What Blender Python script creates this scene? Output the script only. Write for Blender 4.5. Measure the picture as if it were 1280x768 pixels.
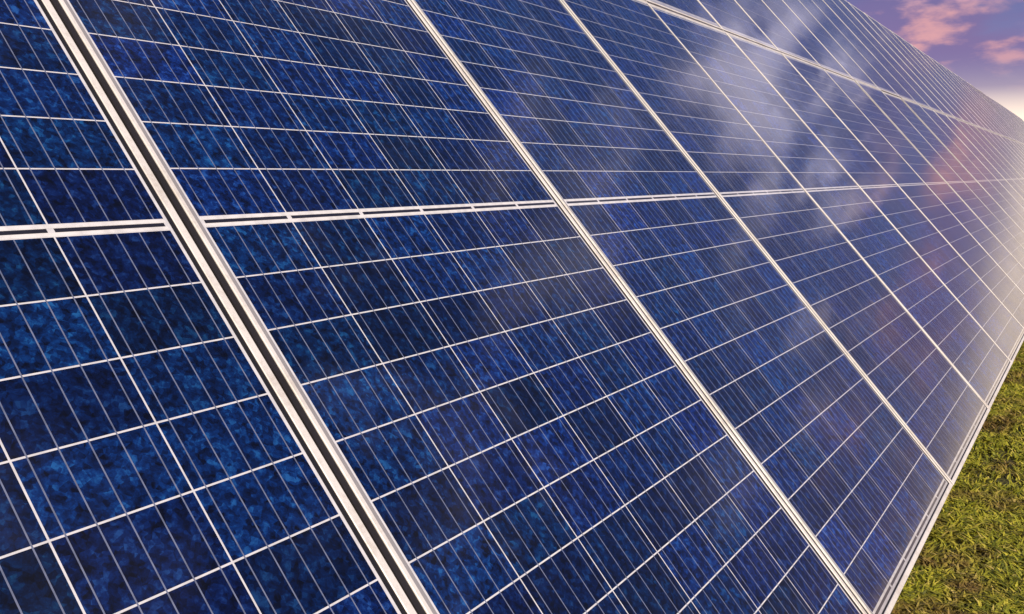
import bpy, math, random
import numpy as np
from mathutils import Matrix, Vector

random.seed(7)
rng = np.random.default_rng(11)
scene = bpy.context.scene
for o in list(bpy.data.objects):
    bpy.data.objects.remove(o)
COL = scene.collection

# ------------------------------------------------------------------ layout of the array
TILT = math.radians(48.1766)          # slope of the panel plane
CT, ST = math.cos(TILT), math.sin(TILT)
HALF = 1.113                          # half length of a lower panel
LOW_EDGE = 0.50                       # height of the array's lower edge
ORIGIN = Vector((0, 0, HALF * ST + LOW_EDGE))   # middle line of lower row, at the second seam
PLANE = Matrix(((1, 0, 0), (0, CT, -ST), (0, ST, CT))).to_4x4()   # columns: along row, up slope, outwards
PLANE.translation = ORIGIN

# ------------------------------------------------------------------ camera
F_PX = 1099.0
R = ((0.5546033958, -0.5548852738, 0.6200946728),
     (-0.1241175299, -0.7920303877, -0.5977312988),
     (0.8228061181, 0.2545391928, -0.5081337322))      # array plane -> camera (x right, y down, z forward)
cam_data = bpy.data.cameras.new('camera')
cam = bpy.data.objects.new('camera', cam_data)
COL.objects.link(cam)
P3 = PLANE.to_3x3()
right, down, fwd = (P3 @ Vector(r) for r in R)
mw = Matrix((right, -down, -fwd)).transposed().to_4x4()
mw.translation = PLANE @ Vector((-1.75606, -0.64135, 0.81506))
cam.matrix_world = mw
cam_data.sensor_width = 36.0
cam_data.lens = 36.0 * F_PX / 1280.0
cam_data.clip_start = 0.02
cam_data.clip_end = 5000
scene.camera = cam

# ------------------------------------------------------------------ sky, sun, exposure
SUN_AZ, SUN_EL = math.radians(136), math.radians(32)     # azimuth from +X towards -Y
sun_dir = Vector((math.cos(SUN_EL) * math.cos(SUN_AZ), -math.cos(SUN_EL) * math.sin(SUN_AZ), math.sin(SUN_EL)))
world = bpy.data.worlds.new('World')
scene.world = world
world.use_nodes = True
wt = world.node_tree
wt.nodes.clear()


class NT:
    """small helper round a node tree"""
    def __init__(self, tree):
        self.t = tree

    def n(self, kind, **kw):
        nd = self.t.nodes.new(kind)
        for k, v in kw.items():
            if k == 'ins':
                for kk, vv in v.items():
                    s = nd.inputs[kk]
                    if isinstance(vv, bpy.types.NodeSocket):
                        self.t.links.new(vv, s)
                    else:
                        s.default_value = vv
            else:
                setattr(nd, k, v)
        return nd

    def math(self, op, a, b=None, c=None, clamp=False):
        nd = self.t.nodes.new('ShaderNodeMath')
        nd.operation = op
        nd.use_clamp = clamp
        for i, v in enumerate((a, b, c)):
            if v is None:
                continue
            if isinstance(v, bpy.types.NodeSocket):
                self.t.links.new(v, nd.inputs[i])
            else:
                nd.inputs[i].default_value = v
        return nd.outputs[0]

    def mix(self, fac, a, b, blend='MIX'):
        nd = self.t.nodes.new('ShaderNodeMix')
        nd.data_type = 'RGBA'
        nd.blend_type = blend
        nd.clamp_factor = True
        for s, v in ((nd.inputs[0], fac), (nd.inputs[6], a), (nd.inputs[7], b)):
            if isinstance(v, bpy.types.NodeSocket):
                self.t.links.new(v, s)
            else:
                s.default_value = v if not isinstance(v, tuple) or len(v) == 4 else (*v, 1)
        return nd.outputs[2]

    def ramp(self, fac, stops, interp='LINEAR'):
        nd = self.t.nodes.new('ShaderNodeValToRGB')
        cr = nd.color_ramp
        cr.interpolation = interp
        while len(cr.elements) < len(stops):
            cr.elements.new(0.5)
        for e, (p, c) in zip(cr.elements, stops):
            e.position = p
            e.color = c if len(c) == 4 else (*c, 1)
        self.t.links.new(fac, nd.inputs[0])
        return nd.outputs[0]

    def smooth(self, v, lo, hi, a=0.0, b=1.0):
        nd = self.t.nodes.new('ShaderNodeMapRange')
        nd.interpolation_type = 'SMOOTHSTEP'
        self.t.links.new(v, nd.inputs[0])
        for i, x in enumerate((lo, hi, a, b)):
            nd.inputs[i + 1].default_value = x
        return nd.outputs[0]


W = NT(wt)
CLOUD_SEED = 9.9
tc = W.n('ShaderNodeTexCoord')
sep = W.n('ShaderNodeSeparateXYZ', ins={0: tc.outputs['Generated']})
dz = W.math('MAXIMUM', sep.outputs[2], 0.0)
sky = W.n('ShaderNodeTexSky', sky_type='NISHITA', sun_disc=False)
sky.sun_elevation = SUN_EL
sky.sun_rotation = math.atan2(sun_dir.x, sun_dir.y)
sky.air_density = 1.4
sky.dust_density = 2.0
# dusk tint by elevation: cream glow on the horizon, mauve, then blue
glow = W.ramp(dz, [(0.0, (15.0, 12.0, 9.0)), (0.055, (14.0, 11.2, 9.2)), (0.085, (4.4, 3.4, 4.9)), (0.12, (2.0, 1.7, 4.3)),
                   (0.2, (0.75, 1.0, 3.4)), (0.5, (0.3, 0.8, 3.2)), (1.0, (0.3, 0.7, 2.8))])
base = W.mix(0.86, sky.outputs[0], glow)
# cloud layer: a flat sheet seen in perspective
den = W.math('ADD', dz, 0.24)
px = W.math('DIVIDE', sep.outputs[0], den)
py = W.math('DIVIDE', sep.outputs[1], den)
cp = W.n('ShaderNodeCombineXYZ', ins={0: px, 1: py, 2: CLOUD_SEED})
n1 = W.n('ShaderNodeTexNoise', ins={'Vector': cp.outputs[0], 'Scale': 1.75, 'Detail': 7.0, 'Roughness': 0.58, 'Distortion': 0.35})
n2 = W.n('ShaderNodeTexNoise', ins={'Vector': cp.outputs[0], 'Scale': 4.4, 'Detail': 5.0, 'Roughness': 0.55})
cov = W.smooth(n1.outputs[0], 0.40, 0.56)
lit = W.smooth(n2.outputs[0], 0.44, 0.62)
hot = W.mix(W.smooth(dz, 0.15, 0.25), (7.8, 3.9, 4.1, 1), (10.5, 9.6, 12.0, 1))
shade = W.mix(W.smooth(dz, 0.12, 0.25), (2.4, 1.75, 3.7, 1), (1.2, 1.4, 3.5, 1))
ccol = W.mix(lit, shade, hot)
# heaped towards the horizon, thinning out overhead
thin = W.math('MULTIPLY', W.smooth(dz, 0.38, 0.60, 0.92, 0.3), W.smooth(dz, 0.07, 0.13))
clouded = W.mix(W.math('MULTIPLY', cov, thin), base, ccol)
bg = W.n('ShaderNodeBackground', ins={0: clouded, 1: 0.1})
W.n('ShaderNodeOutputWorld', ins={0: bg.outputs[0]})

sd = bpy.data.lights.new('sun', 'SUN')
sd.energy = 4.2
sd.angle = math.radians(0.6)
sd.color = (1.0, 0.86, 0.68)
sun = bpy.data.objects.new('sun', sd)
COL.objects.link(sun)
sun.rotation_euler = sun_dir.to_track_quat('Z', 'Y').to_euler()
sun.location = (8, -12, 8)

scene.view_settings.view_transform = 'Standard'
scene.view_settings.look = 'None'
scene.view_settings.exposure = 0.0
scene.view_settings.gamma = 1.0
scene.view_settings.use_curve_mapping = False


# ------------------------------------------------------------------ materials
def new_mat(name):
    m = bpy.data.materials.new(name)
    m.use_nodes = True
    m.node_tree.nodes.clear()
    T = NT(m.node_tree)
    b = T.n('ShaderNodeBsdfPrincipled')
    T.n('ShaderNodeOutputMaterial', ins={0: b.outputs[0]})
    return m, T, b


def link(T, a, b):
    T.t.links.new(a, b)


def laminate(T, b, pos, col):
    """the clear glass that everything inside the panel is laminated under: slightly wavy, a little dusty"""
    wav = T.n('ShaderNodeTexNoise', ins={'Vector': pos, 'Scale': 7.0, 'Detail': 2.0})
    bump = T.n('ShaderNodeBump', ins={'Height': wav.outputs[0], 'Strength': 0.05, 'Distance': 0.004})
    b.inputs['Coat Weight'].default_value = 1.0
    b.inputs['Coat IOR'].default_value = 1.36
    b.inputs['Sheen Weight'].default_value = 0.5  # cream sheen stands in for the glare towards the far end
    b.inputs['Sheen Roughness'].default_value = 0.14
    b.inputs['Sheen Tint'].default_value = (1.0, 0.9, 0.8, 1)
    dust = T.n('ShaderNodeTexNoise', ins={'Vector': pos, 'Scale': 2.3, 'Detail': 5.0, 'Roughness': 0.65}).outputs[0]
    link(T, T.smooth(dust, 0.3, 0.75, 0.03, 0.12), b.inputs['Coat Roughness'])
    link(T, bump.outputs[0], b.inputs['Coat Normal'])
    fine = T.n('ShaderNodeTexNoise', ins={'Vector': pos, 'Scale': 24.0, 'Detail': 6.0, 'Roughness': 0.7}).outputs[0]
    col = T.mix(T.smooth(dust, 0.55, 0.80, 0.0, 0.12), col, (0.20, 0.20, 0.27, 1))
    # silt washed down against the lower rail of either row
    rel = T.n('ShaderNodeVectorMath', operation='SUBTRACT', ins={0: pos, 1: ORIGIN}).outputs[0]
    t = T.n('ShaderNodeVectorMath', operation='DOT_PRODUCT', ins={0: rel, 1: Vector((0, CT, ST))}).outputs['Value']
    for edge in (-HALF + 0.014, HALF + 0.03):
        up = T.math('MULTIPLY_ADD', T.math('SUBTRACT', fine, 0.5), -0.09, T.math('SUBTRACT', t, edge))
        silt = T.math('MULTIPLY', T.smooth(up, 0.0, 0.05, 1.0, 0.0), T.math('GREATER_THAN', t, edge - 0.02))
        col = T.mix(T.math('MULTIPLY', silt, 0.45), col, (0.17, 0.145, 0.12, 1))
    link(T, col, b.inputs['Base Color'])


def cell_material():
    m, T, b = new_mat('polycrystalline_silicon')
    geo = T.n('ShaderNodeNewGeometry')
    pos = geo.outputs['Position']
    info = T.n('ShaderNodeObjectInfo')
    att = T.n('ShaderNodeAttribute', attribute_name='rnd')
    rnd = T.math('FRACT', T.math('ADD', info.outputs['Random'], att.outputs['Fac']))
    rnd2 = T.math('FRACT', T.math('MULTIPLY', rnd, 17.31))
    # offset the crystal pattern per cell so that no two wafers match
    off = T.n('ShaderNodeCombineXYZ', ins={0: T.math('MULTIPLY', rnd, 31.0), 1: T.math('MULTIPLY', rnd2, 19.0), 2: 0.0})
    p2 = T.n('ShaderNodeVectorMath', operation='ADD', ins={0: pos, 1: off.outputs[0]}).outputs[0]
    v1 = T.n('ShaderNodeTexVoronoi', ins={'Vector': p2, 'Scale': 150.0, 'Randomness': 1.0})
    v2 = T.n('ShaderNodeTexVoronoi', ins={'Vector': p2, 'Scale': 62.0, 'Randomness': 1.0})
    nz = T.n('ShaderNodeTexNoise', ins={'Vector': p2, 'Scale': 62.0, 'Detail': 6.0, 'Roughness': 0.75, 'Distortion': 0.3})
    s1 = T.n('ShaderNodeSeparateColor', ins={0: v1.outputs['Color']})
    s2 = T.n('ShaderNodeSeparateColor', ins={0: v2.outputs['Color']})
    flake = T.math('ADD', T.math('MULTIPLY', s1.outputs[0], 0.36), T.math('MULTIPLY', s2.outputs[1], 0.26))
    flake = T.math('ADD', flake, T.math('MULTIPLY', T.smooth(nz.outputs[0], 0.34, 0.68), 0.42))
    col = T.ramp(flake, [(0.16, (0.0001, 0.0006, 0.005)), (0.45, (0.0007, 0.0090, 0.060)),
                         (0.66, (0.0016, 0.0220, 0.130)), (0.92, (0.012, 0.080, 0.280))])
    # per-wafer hue (teal .. violet blue) and brightness
    hue = T.ramp(rnd, [(0.0, (0.7, 1.12, 0.92)), (0.5, (0.9, 1.0, 1.0)), (1.0, (1.4, 0.88, 1.12))])
    col = T.mix(1.0, col, hue, 'MULTIPLY')
    br = T.math('MULTIPLY_ADD', rnd2, 0.95, 0.50)
    brc = T.n('ShaderNodeCombineColor', ins={0: br, 1: br, 2: br})
    col = T.mix(1.0, col, brc.outputs[0], 'MULTIPLY')
    # each panel comes from its own batch
    sx = T.n('ShaderNodeSeparateXYZ', ins={0: pos})
    batch = T.n('ShaderNodeTexWhiteNoise', noise_dimensions='1D', ins={'W': T.math('FLOOR', sx.outputs[0])})
    bb = T.math('MULTIPLY_ADD', batch.outputs['Value'], 0.35, 0.80)
    col = T.mix(1.0, col, T.n('ShaderNodeCombineColor', ins={0: bb, 1: bb, 2: bb}).outputs[0], 'MULTIPLY')
    laminate(T, b, pos, col)
    b.inputs['Roughness'].default_value = 0.5
    b.inputs['Specular IOR Level'].default_value = 0.15
    return m


def plain_laminated(name, col, rough=0.5, metal=0.0, wear=0.12):
    m, T, b = new_mat(name)
    geo = T.n('ShaderNodeNewGeometry')
    nz = T.n('ShaderNodeTexNoise', ins={'Vector': geo.outputs['Position'], 'Scale': 60.0, 'Detail': 4.0})
    dark = tuple(c * (1 - 3 * wear) for c in col)
    c = T.mix(T.smooth(nz.outputs[0], 0.3, 0.65), (*dark, 1), (*col, 1))
    b.inputs['Roughness'].default_value = rough
    b.inputs['Metallic'].default_value = metal
    laminate(T, b, geo.outputs['Position'], c)
    return m


def metal_material(name, col, rough, metal, streak=0.25):
    m, T, b = new_mat(name)
    geo = T.n('ShaderNodeNewGeometry')
    pos = geo.outputs['Position']
    n1 = T.n('ShaderNodeTexNoise', ins={'Vector': pos, 'Scale': 9.0, 'Detail': 6.0, 'Roughness': 0.65})
    n2 = T.n('ShaderNodeTexNoise', ins={'Vector': pos, 'Scale': 160.0, 'Detail': 3.0})
    f = T.math('ADD', T.math('MULTIPLY', n1.outputs[0], 0.7), T.math('MULTIPLY', n2.outputs[0], 0.3))
    dirt = T.smooth(f, 0.42, 0.66)
    link(T, T.mix(T.math('MULTIPLY', dirt, streak), (*col, 1), (col[0] * .55, col[1] * .48, col[2] * .42, 1)), b.inputs['Base Color'])
    link(T, T.smooth(n2.outputs[0], 0.3, 0.7, rough - .06, rough + .1), b.inputs['Roughness'])
    b.inputs['Metallic'].default_value = metal
    return m


M_CELL = cell_material()
M_SHEET = plain_laminated('white_backsheet', (0.78, 0.77, 0.78), 0.6, 0.0, 0.05)
M_BUS = plain_laminated('silver_busbar', (0.20, 0.23, 0.34), 0.45, 0.0, 0.12)
M_RIB = plain_laminated('tinned_ribbon', (0.88, 0.86, 0.83), 0.42, 0.0, 0.06)
M_INS = plain_laminated('black_insulation', (0.012, 0.010, 0.014), 0.6, 0.0, 0.1)
M_ALU = metal_material('anodised_aluminium', (0.90, 0.86, 0.79), 0.42, 0.1, 0.5)
M_ALU2 = metal_material('grey_aluminium', (0.42, 0.40, 0.39), 0.5, 0.3)
M_BLACK = metal_material('flat_black', (0.010, 0.009, 0.010), 0.6, 0.0)
M_GAP_SHADE = metal_material('dark_gap_shade', (0.016, 0.013, 0.015), 0.7, 0.0, 0.8)  # near-black colour imitating the shade in the open gap between frames
M_STEEL = metal_material('galvanised_steel', (0.36, 0.36, 0.37), 0.45, 0.7)


# ------------------------------------------------------------------ mesh helpers
class MB:
    def __init__(self):
        self.v, self.f, self.m, self.r = [], [], [], []

    def box(self, u0, u1, v0, v1, n0, n1, mat=0, rnd=0.0, open_bottom=False):
        i = len(self.v)
        self.v += [(u0, v0, n0), (u1, v0, n0), (u1, v1, n0), (u0, v1, n0), (u0, v0, n1), (u1, v0, n1), (u1, v1, n1), (u0, v1, n1)]
        fs = [(i + 4, i + 5, i + 6, i + 7), (i, i + 1, i + 5, i + 4), (i + 1, i + 2, i + 6, i + 5),
              (i + 2, i + 3, i + 7, i + 6), (i + 3, i, i + 4, i + 7)]
        if not open_bottom:
            fs.append((i + 3, i + 2, i + 1, i))
        self.f += fs
        self.m += [mat] * len(fs)
        self.r += [rnd] * len(fs)

    def bar(self, axis, a0, a1, lo, hi, n0, n1, ch=0.0009, mat=0):
        """bar with chamfered top edges; axis 'u' or 'v' is its length, lo..hi its width"""
        prof = [(lo, n0), (hi, n0), (hi, n1 - ch), (hi - ch, n1), (lo + ch, n1), (lo, n1 - ch)]
        i = len(self.v)
        for a in (a0, a1):
            for w, n in prof:
                self.v.append((a, w, n) if axis == 'u' else (w, a, n))
        k = len(prof)
        flip = axis == 'v'
        fs = []
        for j in range(k):
            q = (i + j, i + (j + 1) % k, i + k + (j + 1) % k, i + k + j)
            fs.append(q[::-1] if not flip else q)
        c0 = tuple(i + j for j in range(k))
        c1 = tuple(i + k + j for j in reversed(range(k)))
        fs += [c0 if not flip else c0[::-1], c1 if not flip else c1[::-1]]
        self.f += fs
        self.m += [mat] * len(fs)
        self.r += [0.0] * len(fs)

    def mesh(self, name, *mats, rnd=False):
        me = bpy.data.meshes.new(name)
        me.from_pydata(self.v, [], self.f)
        for m in mats:
            me.materials.append(m)
        if len(mats) > 1:
            me.polygons.foreach_set('material_index', self.m)
        if rnd:
            a = me.attributes.new('rnd', 'FLOAT', 'FACE')
            a.data.foreach_set('value', self.r)
        me.update()
        return me


def obj(name, me, parent=None, loc=None):
    o = bpy.data.objects.new(name, me)
    COL.objects.link(o)
    if parent is not None:
        o.parent = parent
    if loc is not None:
        o.location = loc
    return o


def single_box(name, mat, *a, **k):
    b = MB()
    b.box(*a, **k)
    return b.mesh(name, mat)


# ------------------------------------------------------------------ panel dimensions (local: u along row, v up slope from the lower edge, n outwards)
GAP = 0.0050                     # half of the gap between neighbouring panels
U0, U1 = GAP, 1 - GAP            # outer edges of the frame
CU0, CU1 = 0.0215, 0.9715        # first and last cell edge
COLP = (CU1 - CU0) / 6
CG = 0.0012                      # half of the white gap between cells
ROWP = 0.0893
LEN = 2 * HALF
MID = HALF
MB_HALF = 0.0090                 # half height of the middle connector strip
UPLEN = 2.28                     # upper panel: whole cells, no middle strip
UROWP = (UPLEN - 0.085) / 12
RAIL_TOP, RAIL_BOT = 0.0018, -0.038
DT = -0.0002                     # backsheet just under the wafers
E_ROW = MB_HALF + 12 * ROWP      # where the last row ends, from the middle


def frame_meshes(length, tag):
    d = {}
    b = MB()
    b.bar('v', 0, length, U0, U0 + 0.0075, RAIL_BOT, RAIL_TOP)
    b.box(U0 + 0.0075, U0 + 0.0135, 0.013, length - 0.013, -0.004, 0.0009, 1)
    d['left'] = b.mesh('side_rail_left_' + tag, M_ALU, M_ALU2)
    b = MB()
    b.bar('v', 0, length, U1 - 0.0122, U1, RAIL_BOT, RAIL_TOP)
    d['right'] = b.mesh('side_rail_right_' + tag, M_ALU)
    b = MB()
    b.bar('u', U0 + 0.0075, U1 - 0.0122, 0, 0.0120, RAIL_BOT, RAIL_TOP - 0.0001)
    d['bottom'] = b.mesh('bottom_rail_' + tag, M_ALU)
    b = MB()
    b.bar('u', U0 + 0.0075, U1 - 0.0122, length - 0.0120, length, RAIL_BOT, RAIL_TOP - 0.0001)
    d['top'] = b.mesh('top_rail_' + tag, M_ALU)
    b = MB()
    b.box(U1 - 0.0197, U1 - 0.0122, 0.0120, length - 0.0120, -0.004, 0.0002)  # black strip along the inner side of the right rail
    d['strip_side'] = b.mesh('side_edge_strip_' + tag, M_BLACK)
    b = MB()
    b.box(-GAP + 0.0002, U0 - 0.0002, 0.004, length - 0.004, -0.030, -0.0005)  # dark strip added to paint the shade down in the gap
    d['shade_gap'] = b.mesh('gap_shadow_' + tag, M_GAP_SHADE)
    b = MB()
    b.box(CU0 - 0.003, U1 - 0.0197, 0.0120, 0.0158, -0.004, 0.0002)  # black strip along the inner side of the bottom rail
    d['strip_end'] = b.mesh('end_edge_strip_' + tag, M_BLACK)
    d['sheet'] = single_box('backsheet_' + tag, M_SHEET, U0 + 0.007, U1 - 0.012, 0.011, length - 0.011, -0.0055, DT)
    return d


FL = frame_meshes(LEN, 'half_cut')
FU = frame_meshes(UPLEN, 'whole_cell')

CELL_HALF = single_box('half_cell_wafer', M_CELL, -(COLP / 2 - CG), COLP / 2 - CG, -(ROWP / 2 - CG), ROWP / 2 - CG, -0.002, 0.0)
CELL_FULL = single_box('whole_cell_wafer', M_CELL, -(COLP / 2 - CG), COLP / 2 - CG, -(UROWP / 2 - CG), UROWP / 2 - CG, -0.002, 0.0)
BW = 0.0008                       # half width of a busbar
BUS_HALF = single_box('busbar_strip', M_BUS, -BW, BW, -6 * ROWP + CG, 6 * ROWP - CG, -0.0015, 0.00012)
BUS_FULL = single_box('busbar_strip_long', M_BUS, -BW, BW, -6 * UROWP + CG, 6 * UROWP - CG, -0.0015, 0.00012)
RIBBON = single_box('ribbon_strip', M_RIB, CU0 + 0.001, CU1 - 0.001, -0.0027, 0.0027, -0.0015, 0.00008)
TAPE = single_box('insulation_strip', M_INS, -(COLP / 2 - 0.0045), COLP / 2 - 0.0045, -0.0029, 0.0029, -0.0015, 0.0001)


def col_u(c):
    return CU0 + (c + 0.5) * COLP


def row_v(r):                      # 24 rows of half cells
    return MID - MB_HALF - (11.5 - r) * ROWP if r < 12 else MID + MB_HALF + (r - 12 + 0.5) * ROWP


def urow_v(r):
    return 0.0425 + (r + 0.5) * UROWP


BUSX = [(-2 + i) * COLP / 5 for i in range(5)]
# joined versions for the panels whose wafers are too small to pick apart
b = MB()
for c in range(6):
    for r in range(24):
        u, v = col_u(c), row_v(r)
        b.box(u - COLP / 2 + CG, u + COLP / 2 - CG, v - ROWP / 2 + CG, v + ROWP / 2 - CG, -0.002, 0, 0, random.random(), True)
CELLS_FAR = b.mesh('half_cell_wafers', M_CELL, rnd=True)
b = MB()
for c in range(6):
    for r in range(12):
        u, v = col_u(c), urow_v(r)
        b.box(u - COLP / 2 + CG, u + COLP / 2 - CG, v - UROWP / 2 + CG, v + UROWP / 2 - CG, -0.002, 0, 0, random.random(), True)
CELLS_FAR_U = b.mesh('whole_cell_wafers', M_CELL, rnd=True)
b = MB()
for c in range(6):
    for x in BUSX:
        u = col_u(c) + x
        for s in (-1, 1):
            m_ = MID + s * (MB_HALF + 6 * ROWP)
            b.box(u - BW, u + BW, m_ - 6 * ROWP + CG, m_ + 6 * ROWP - CG, -0.0015, 0.00012, 0, 0, True)
BUS_FAR = b.mesh('busbar_strips', M_BUS)
b = MB()
for c in range(6):
    for x in BUSX:
        u = col_u(c) + x
        b.box(u - BW, u + BW, 0.0425 + CG, UPLEN - 0.0425 - CG, -0.0015, 0.00012, 0, 0, True)
BUS_FAR_U = b.mesh('busbar_strips_long', M_BUS)

COUNT = dict(panel=0)


def panel_root(k, t0, label, group, du=0.0):
    e = bpy.data.objects.new('solar_panel', None)
    COL.objects.link(e)
    e.empty_display_size = 0.2
    # installers never get the panels perfectly level: fractions of a degree and a millimetre or two
    jit = Matrix.Rotation(random.gauss(0, 0.0010), 4, 'X') @ Matrix.Rotation(random.gauss(0, 0.0008), 4, 'Y')
    e.matrix_world = PLANE @ Matrix.Translation((k + du, t0 + random.gauss(0, 0.0006), 0)) @ jit
    e['label'] = label
    e['category'] = 'solar panel'
    e['group'] = group
    return e


def add_frame(e, F):
    obj('backsheet', F['sheet'], e)
    for key in ('left', 'right', 'bottom', 'top'):
        obj('frame_rail', F[key], e)
    obj('edge_strip', F['strip_side'], e)
    obj('edge_strip', F['strip_end'], e)
    obj('gap_shade_strip', F['shade_gap'], e)


def lower_panel(k, near, label, du=0.0):
    e = panel_root(k, -HALF, label, 'panels of the lower row', du)
    add_frame(e, FL)
    if near:
        for r in range(24):
            for c in range(6):
                obj('cell', CELL_HALF, e, (col_u(c), row_v(r), 0))
        for c in range(6):
            for x in BUSX:
                for s in (-1, 1):
                    obj('busbar', BUS_HALF, e, (col_u(c) + x, MID + s * (MB_HALF + 6 * ROWP), 0))
    else:
        o = obj('cells', CELLS_FAR, e)
        o['kind'] = 'stuff'
        o = obj('busbars', BUS_FAR, e)
        o['kind'] = 'stuff'
    for v in (MID - 0.0060, MID + 0.0060, MID - E_ROW - 0.0017, MID + E_ROW + 0.0017):
        obj('ribbon', RIBBON, e, (0, v, 0))
    for c in range(6):
        for v in (MID, MID - E_ROW - 0.0072, MID + E_ROW + 0.0072):
            obj('insulation_strip', TAPE, e, (col_u(c), v, 0))
    return e


def upper_panel(k, near, label, du=0.0):
    e = panel_root(k, HALF + 0.016, label, 'panels of the upper row', du)
    add_frame(e, FU)
    if near:
        for r in range(12):
            for c in range(6):
                obj('cell', CELL_FULL, e, (col_u(c), urow_v(r), 0))
        for c in range(6):
            for x in BUSX:
                obj('busbar', BUS_FULL, e, (col_u(c) + x, UPLEN / 2, 0))
    else:
        o = obj('cells', CELLS_FAR_U, e)
        o['kind'] = 'stuff'
        o = obj('busbars', BUS_FAR_U, e)
        o['kind'] = 'stuff'
    for v in (0.0385, UPLEN - 0.0385):
        obj('ribbon', RIBBON, e, (0, v, 0))
    return e


# the frames of panel -2 and panel -1 stand a little further apart than the rest: the wide dark gap
LAST = 44
WIDE = -0.002
ORD = ['first', 'second', 'third', 'fourth', 'fifth', 'sixth', 'seventh', 'eighth', 'ninth', 'tenth', 'eleventh', 'twelfth']


def row_label(row, k):
    j = k + 2
    if k == -2:
        return row + ' row blue solar panel right before the wide dark gap between frames'
    if k < -2:
        return row + ' row blue solar panel second back before the wide dark gap'
    if j <= len(ORD):
        return '%s row blue solar panel, %s one after the wide dark gap' % (row, ORD[j - 1])
    return row + ' row blue solar panel over twelve panels after the wide dark gap'


for k in range(-3, LAST):
    lower_panel(k, -2 <= k <= 4, row_label('lower', k), WIDE if k <= -2 else 0.0)
for k in range(-3, LAST):
    upper_panel(k, 1 <= k <= 4, row_label('upper', k), WIDE if k <= -2 else 0.0)

# ------------------------------------------------------------------ rack under the array
rack = bpy.data.objects.new('mounting_rack', None)
COL.objects.link(rack)
rack.location = (20, 0, 0)
rack['label'] = 'galvanised steel rack of rails, sloping beams and posts carrying the solar panels'
rack['category'] = 'rack'
X_A, X_B = -3.1, LAST + 0.1
inv = Matrix.Translation((-20, 0, 0))


def rack_part(name, me, mat4):
    o = obj(name, me, rack)
    o.matrix_local = inv @ mat4
    return o


b = MB()
b.bar('u', X_A, X_B, -0.03, 0.03, -0.098, RAIL_BOT + 0.0005, 0.002)
PURLIN = b.mesh('purlin', M_STEEL)
for t in (-0.72, 0.62, 1.62, 2.9):
    rack_part('purlin', PURLIN, PLANE @ Matrix.Translation((0, t, 0)))
b = MB()
b.bar('v', -1.0, 3.2, -0.035, 0.035, -0.20, -0.097, 0.002)
RAFTER = b.mesh('rafter', M_STEEL)
POSTS = {}
for x in range(-2, LAST, 3):
    rack_part('sloping_beam', RAFTER, PLANE @ Matrix.Translation((x + 0.5, 0, 0)))
    for t in (-0.5, 2.1):
        p = PLANE @ Vector((x + 0.5, t, -0.15))
        if t not in POSTS:
            b = MB()
            b.box(-0.04, 0.04, -0.04, 0.04, -0.3, p.z)
            POSTS[t] = b.mesh('post', M_STEEL)
        rack_part('post', POSTS[t], Matrix.Translation((p.x, p.y, 0)))


# ------------------------------------------------------------------ ground and grass
def ground_material():
    m, T, b = new_mat('soil_and_moss')
    geo = T.n('ShaderNodeNewGeometry')
    pos = geo.outputs['Position']
    a = T.n('ShaderNodeTexNoise', ins={'Vector': pos, 'Scale': 1.6, 'Detail': 6.0, 'Roughness': 0.6})
    c = T.n('ShaderNodeTexNoise', ins={'Vector': pos, 'Scale': 45.0, 'Detail': 5.0, 'Roughness': 0.7})
    col = T.ramp(a.outputs[0], [(0.35, (0.06, 0.07, 0.012)), (0.52, (0.10, 0.09, 0.022)), (0.68, (0.12, 0.08, 0.03))])
    col = T.mix(T.smooth(c.outputs[0], 0.4, 0.7), col, (0.022, 0.018, 0.008, 1))
    link(T, col, b.inputs['Base Color'])
    b.inputs['Roughness'].default_value = 0.95
    bump = T.n('ShaderNodeBump', ins={'Height': c.outputs[0], 'Strength': 0.8, 'Distance': 0.03})
    link(T, bump.outputs[0], b.inputs['Normal'])
    return m


gme = bpy.data.meshes.new('ground')
G = 3000
gme.from_pydata([(-G, -G, 0), (G, -G, 0), (G, G, 0), (-G, G, 0)], [], [(0, 1, 2, 3)])
gme.materials.append(ground_material())
g = obj('ground', gme)
g['kind'] = 'structure'


def grass_material():
    m, T, b = new_mat('grass_blade')
    att = T.n('ShaderNodeAttribute', attribute_name='rnd')
    geo = T.n('ShaderNodeNewGeometry')
    pos = geo.outputs['Position']
    patch = T.n('ShaderNodeTexNoise', ins={'Vector': pos, 'Scale': 2.4, 'Detail': 6.0, 'Roughness': 0.6})
    green = T.ramp(att.outputs['Fac'], [(0.0, (0.10, 0.12, 0.012)), (0.4, (0.30, 0.31, 0.022)),
                                        (0.75, (0.52, 0.46, 0.045)), (1.0, (0.62, 0.50, 0.13))])
    straw = T.ramp(att.outputs['Fac'], [(0.0, (0.08, 0.05, 0.014)), (0.5, (0.23, 0.15, 0.036)), (1.0, (0.42, 0.30, 0.11))])
    col = T.mix(T.smooth(patch.outputs[0], 0.48, 0.64), green, straw)
    link(T, col, b.inputs['Base Color'])
    b.inputs['Roughness'].default_value = 0.55
    b.inputs['Specular IOR Level'].default_value = 0.3
    return m


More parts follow.
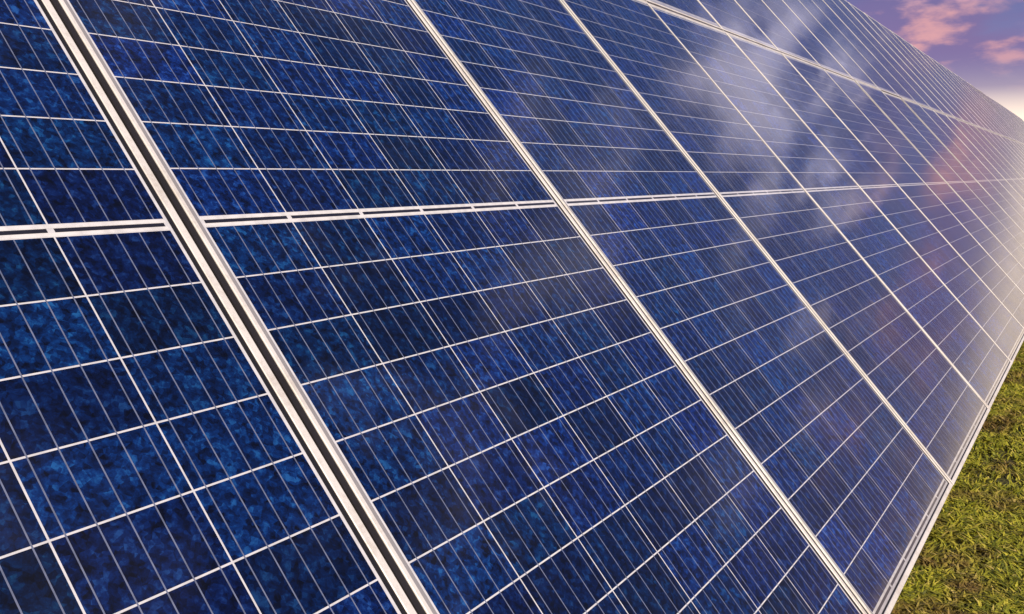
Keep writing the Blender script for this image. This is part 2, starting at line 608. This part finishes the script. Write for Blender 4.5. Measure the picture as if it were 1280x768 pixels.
def grass_patch(name, label, x0, x1, y0, y1, count, hmin, hmax, wid, bias):
    """short turf: bent blades of two quads/triangles, spread unevenly in tufts"""
    n_t = count // 9
    tx = x0 + (x1 - x0) * rng.random(n_t) ** bias
    ty = y0 + (y1 - y0) * rng.random(n_t)
    # worn and thin spots
    nb = 150
    sx, sy = x0 + (x1 - x0) * rng.random(nb) ** bias, y0 + (y1 - y0) * rng.random(nb)
    sr = 0.06 + 0.16 * rng.random(nb)
    near = np.full(n_t, 9.0)
    for a_, b_, r_ in zip(sx, sy, sr):
        near = np.minimum(near, np.hypot((tx - a_) * 0.7, ty - b_) / r_)
    keep = (near > 1) | (rng.random(n_t) < 0.12 + 0.5 * near)
    tx, ty = tx[keep], ty[keep]
    n_t = len(tx)
    ti = rng.integers(0, n_t, count)
    bx = tx[ti] + rng.normal(0, 0.014, count)
    by = ty[ti] + rng.normal(0, 0.014, count)
    far = 1.0 + np.maximum(bx - 3.0, 0) * 0.10
    h = (hmin + (hmax - hmin) * rng.random(count) ** 1.6)
    w = wid * (0.6 + 0.8 * rng.random(count)) * far
    a = rng.random(count) * 2 * np.pi
    lean = h * (0.9 + 1.5 * rng.random(count))
    la = a + np.pi / 2 + rng.normal(0, 0.5, count)
    cx, cy = np.cos(a) * w, np.sin(a) * w
    lx, ly = np.cos(la) * lean, np.sin(la) * lean
    z0 = np.full(count, -0.004)
    V = np.stack([
        np.stack([bx - cx * .6, by - cy * .6, z0], 1), np.stack([bx + cx * .6, by + cy * .6, z0], 1),
        np.stack([bx + lx * .4 + cx, by + ly * .4 + cy, h * .72], 1), np.stack([bx + lx * .4 - cx, by + ly * .4 - cy, h * .72], 1),
        np.stack([bx + lx, by + ly, h], 1)], 1).reshape(-1, 3)
    i = np.arange(count) * 5
    loops = np.stack([i, i + 1, i + 2, i + 3, i + 3, i + 2, i + 4], 1).reshape(-1)
    starts = np.stack([np.arange(count) * 7, np.arange(count) * 7 + 4], 1).reshape(-1)
    totals = np.tile([4, 3], count)
    me = bpy.data.meshes.new(name)
    me.vertices.add(len(V))
    me.vertices.foreach_set('co', V.astype(np.float32).reshape(-1))
    me.loops.add(len(loops))
    me.loops.foreach_set('vertex_index', loops.astype(np.int32))
    me.polygons.add(len(starts))
    me.polygons.foreach_set('loop_start', starts.astype(np.int32))
    me.polygons.foreach_set('loop_total', totals.astype(np.int32))
    at = me.attributes.new('rnd', 'FLOAT', 'FACE')
    at.data.foreach_set('value', np.repeat(np.clip(rng.normal(.42, .26, count), 0, 1), 2).astype(np.float32))
    me.materials.append(M_GRASS)
    me.update(calc_edges=True)
    me.validate()
    o = obj(name, me)
    o['kind'] = 'stuff'
    o['label'] = label
    o['category'] = 'grass'
    return o


M_GRASS = grass_material()
grass_patch('grass', 'short yellow green turf with brown patches along the lower edge of the panels',
            0.4, 9.5, -2.6, 0.3, 460000, 0.010, 0.034, 0.0039, 1.5)
grass_patch('grass', 'thinner turf spreading far beside and under the row of panels',
            9.3, 40.0, -4.0, 1.5, 120000, 0.02, 0.06, 0.009, 1.3)
grass_patch('grass', 'thin dry stalks standing up through the short turf',
            0.6, 9.0, -2.4, 0.2, 7000, 0.03, 0.085, 0.0016, 1.3)
